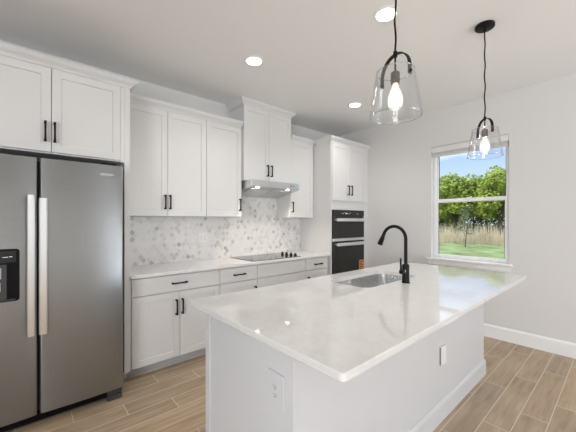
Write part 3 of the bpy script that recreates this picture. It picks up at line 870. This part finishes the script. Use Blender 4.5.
bmesh.ops.remove_doubles(m.bm, verts=m.bm.verts, dist=1e-5)
tag(m.build('island_countertop', 'quartz'), 'broad white quartz island top with an overhang and a sink cut-out', 'countertop')

sk = thing('kitchen_sink', 'undermount stainless steel single-bowl sink in the island top', 'sink', (2.145, 1.35, .68))
m = MB()
s_out = lambda i, z: rr2(SX0 - .004 + i, SX1 + .004 - i, SY0 - .004 + i, SY1 + .004 - i, max(.03, .089 - i * .3), z)
m.loops([s_out(-.014, .8838), s_out(0, .8838), s_out(.004, .80), s_out(.010, .725), s_out(.018, .702), s_out(.032, .688), s_out(.055, .678), s_out(.14, .672)], True, False, True)
m.build('bowl', 'steel_sink', sk, True, 50)
MB().lathe([(.055, .6725), (.055, .6745), (.042, .6748), (.036, .6735)], 2.145, 1.35, 24, False, True).build('drain', 'chrome', sk, True)

# faucet
fx, fy = 2.156, 1.105
fc = thing('kitchen_faucet', 'matte black gooseneck faucet with pull-down spray behind the island sink', 'faucet', (fx, fy, .914))
m = MB().lathe([(.030, .9145), (.030, .920), (.0265, .924), (.0255, .97), (.0255, 1.045), (.021, 1.055), (.016, 1.058)], fx, fy, 28, True, True)
m.build('base', 'black', fc, True, 40)
pts = [(fx, fy, 1.055), (fx, fy, 1.15), (fx, fy, 1.235)]
rc = .094; zc = 1.243
for i in range(0, 17):
    a = R(180 - 162 * i / 16)
    pts.append((fx, fy + rc + rc * cos(a), zc + rc * sin(a)))
last = Vector(pts[-1]); dirv = (Vector(pts[-1]) - Vector(pts[-2])).normalized()
MB().tube(pts, .0125, 16).build('spout', 'black', fc, True, 50)
m = MB(); q = last
m.tube([q, q + dirv * .02, q + dirv * .028, q + dirv * .085, q + dirv * .09], [.0128, .0138, .0165, .021, .019], 16)
m.build('spray_head', 'black', fc, True, 40)
m = MB().tube([(fx - .024, fy, 1.005), (fx - .062, fy, 1.005)], .0165, 16)
m.build('valve', 'black', fc, True, 40)
MB().tube([(fx - .032, fy, 1.005), (fx - .042, fy, 1.005)], .0175, 16).build('valve_ring', 'chrome', fc, True, 40)
MB().tube([(fx - .068, fy, 1.000), (fx - .072, fy, 1.03), (fx - .076, fy, 1.105)], [.009, .0075, .006], 10).box(fx - .078, fx - .060, fy - .015, fy + .015, .988, 1.018, .006).build('lever', 'black', fc, True, 40)

# outlets on the island
oy, oz = .962, .680
o_ = thing('island_outlet', 'white duplex outlet on the end of the island below its top', 'outlet', (ix0, oy, oz - .06), 'white outlet plates')
X0 = ix0 - .0003
MB().box(X0 - .006, X0, oy - .0525, oy + .0525, oz - .074, oz + .074, .002).build('plate', 'island', o_)
p = MB().box(X0 - .0085, X0 - .0061, oy - .017, oy + .017, oz - .036, oz + .036, .001).build('socket', 'island', o_)
s = MB()
for dz in (.017, -.017):
    s.box(X0 - .0092, X0 - .0086, oy - .008, oy - .0055, oz + dz - .004, oz + dz + .006)
    s.box(X0 - .0092, X0 - .0086, oy + .0055, oy + .008, oz + dz - .003, oz + dz + .005)
    s.box(X0 - .0092, X0 - .0086, oy - .0025, oy + .0025, oz + dz - .011, oz + dz - .006)
s.build('slots', 'socket_dark', p)
o_ = thing('island_outlet', 'white outlet plate on the long front of the island under the overhang', 'outlet', (2.2, iy0, .39), 'white outlet plates')
MB().box(2.150, 2.237, iy0 - .010, iy0 - .0003, .384, .5055, .001).build('side_shade_box', 'side_shade', o_)  # dark box paints the shaded left side of the plate
MB().box(2.1495, 2.233, iy0 - .0135, iy0 - .0103, .384, .510, .001).box(2.1495, 2.233, iy0 - .0103, iy0 - .0003, .506, .510).build('plate', 'trim', o_)
MB().box(2.178, 2.212, iy0 - .0155, iy0 - .0138, .412, .482, .001).build('socket', 'trim', o_)

# ------------------------------------------------------------------ pendants
def pendant(x, y, phi, label):
    p = thing('pendant_light', label, 'pendant light', (x, y, H), 'glass pendant lights over the island')
    m = MB().lathe([(.063, H - .0005), (.065, H - .004), (.065, H - .020), (.060, H - .024)], x, y, 36, True, True)
    m.lathe([(.010, H - .0245), (.010, H - .040), (.006, H - .044)], x, y, 12, True, True)
    cn = m.build('canopy', 'black', p, True, 40)
    for dx, dy in ((.03, .02), (-.03, -.02)): MB().lathe([(.005, H - .0245), (.005, H - .027)], x + dx, y + dy, 10, True, True).build('screw', 'black_plastic', cn)
    n = 24
    MB().tube([(x + .0022 * sin(i * .9), y + .0022 * cos(i * 1.1), 2.155 + (H - .04 - 2.155) * i / n) for i in range(n + 1)], .0046, 8).build('cord', 'black_plastic', p, True)
    m = MB().tube([(x, y, 2.165), (x, y, 2.14)], .0095, 12).tube([(x, y, 2.145), (x, y, 2.065)], .0045, 10)
    m.build('stem', 'black', p, True, 40)
    # strap arch, in the plane across the island
    ra = .083; cp, sp = cos(phi), sin(phi)
    path = [(-ra, 2.028), (-ra, 2.068)] + [(ra * cos(R(180 - 9 * i)), 2.068 + ra * sin(R(180 - 9 * i))) for i in range(1, 20)] + [(ra, 2.068), (ra, 2.028)]
    m = MB(); lps = []
    for i, (a, z) in enumerate(path):
        a0, z0 = path[max(0, i - 1)]; a1, z1 = path[min(len(path) - 1, i + 1)]
        d = Vector((a1 - a0, z1 - z0)).normalized(); nx, nz = -d.y * .0025, d.x * .0025
        lps.append([(x + cp * (a + q * nx) - sp * w, y + sp * (a + q * nx) + cp * w, z + q * nz) for w, q in ((.009, 1), (-.009, 1), (-.009, -1), (.009, -1))])
    m.loops(lps, True, True, True)
    st = m.build('strap', 'black', p, True, 40)
    for sg in (-1, 1): MB().tube([(x + cp * sg * .077, y + sp * sg * .077, 2.040), (x + cp * sg * .092, y + sp * sg * .092, 2.040)], .007, 10).build('rivet', 'black', st)
    m = MB().lathe([(.008, 2.072), (.019, 2.068), (.0205, 2.060), (.0205, 2.038), (.0215, 2.036), (.0215, 2.030), (.0195, 2.028), (.0195, 2.012), (.016, 2.010)], x, y, 24, True, True)
    m.build('socket', 'pewter', p, True, 40)
    m = MB().lathe([(.0815, 2.070), (.0835, 2.072), (.0855, 2.070), (.1145, 1.880), (.1165, 1.866), (.1145, 1.862), (.1120, 1.866), (.1105, 1.880), (.0815, 2.070)], x, y, 56)
    gs = m.build('glass_shade', 'shade', p, True, 60)
    for r_, z_ in ((.0838, 2.071), (.1145, 1.864)):
        MB().tube([(x + r_ * cos(2 * pi * i / 48), y + r_ * sin(2 * pi * i / 48), z_) for i in range(49)], .0022, 8, False).build('rim', 'rim', gs, True)
    m = MB().lathe([(.013, 2.011), (.0145, 2.000), (.025, 1.978), (.0325, 1.955), (.034, 1.935), (.031, 1.917), (.022, 1.902), (.010, 1.896), (.002, 1.895)], x, y, 24, False, True)
    b = m.build('bulb', 'bulb', p, True, 60)
    m = MB()
    for k in range(6):
        a = 2 * pi * k / 6
        m.tube([(x + .006 * cos(a), y + .006 * sin(a), 1.985), (x + .012 * cos(a), y + .012 * sin(a), 1.950), (x + .007 * cos(a), y + .007 * sin(a), 1.915)], .0016, 6)
    m.build('filament', 'filament', b)
    lamp('pendant_glow', 'POINT', (x, y, 1.95), 4.0, (1, .88, .72), shadow_soft_size=.012)
    return p
pendant(1.294, .714, R(75), 'nearer and larger-looking clear glass pendant, hanging over the left half of the island')
pendant(2.612, .714, R(49), 'farther clear glass pendant, hanging in front of the window')

# ------------------------------------------------------------------ recessed lights
def can(x, y, label):
    c = thing('recessed_light', label, 'ceiling light', (x, y, H), 'recessed ceiling lights')
    MB().lathe([(.070, H - .0005), (.092, H - .0005), (.090, H - .004), (.072, H - .006), (.069, H - .004)], x, y, 40).build('trim_ring', 'ceiling', c, True, 40)
    MB().lathe([(.0685, H - .0008), (.0685, H - .0045), (.055, H - .0055)], x, y, 40, True, True).build('lens', 'led', c, True, 40)
    lamp('recessed_lamp', 'SPOT', (x, y, H - .02), 27, (1, .965, .92), (0, 0, 0), spot_size=R(140), spot_blend=.8, shadow_soft_size=.07)
can(1.596, 2.285, 'round lit recessed ceiling light in front of the wall cabinets')
can(3.168, 2.301, 'round lit recessed ceiling light nearest the oven tower')
can(1.945, 1.143, 'round lit recessed ceiling light above the island beside the pendant cord')
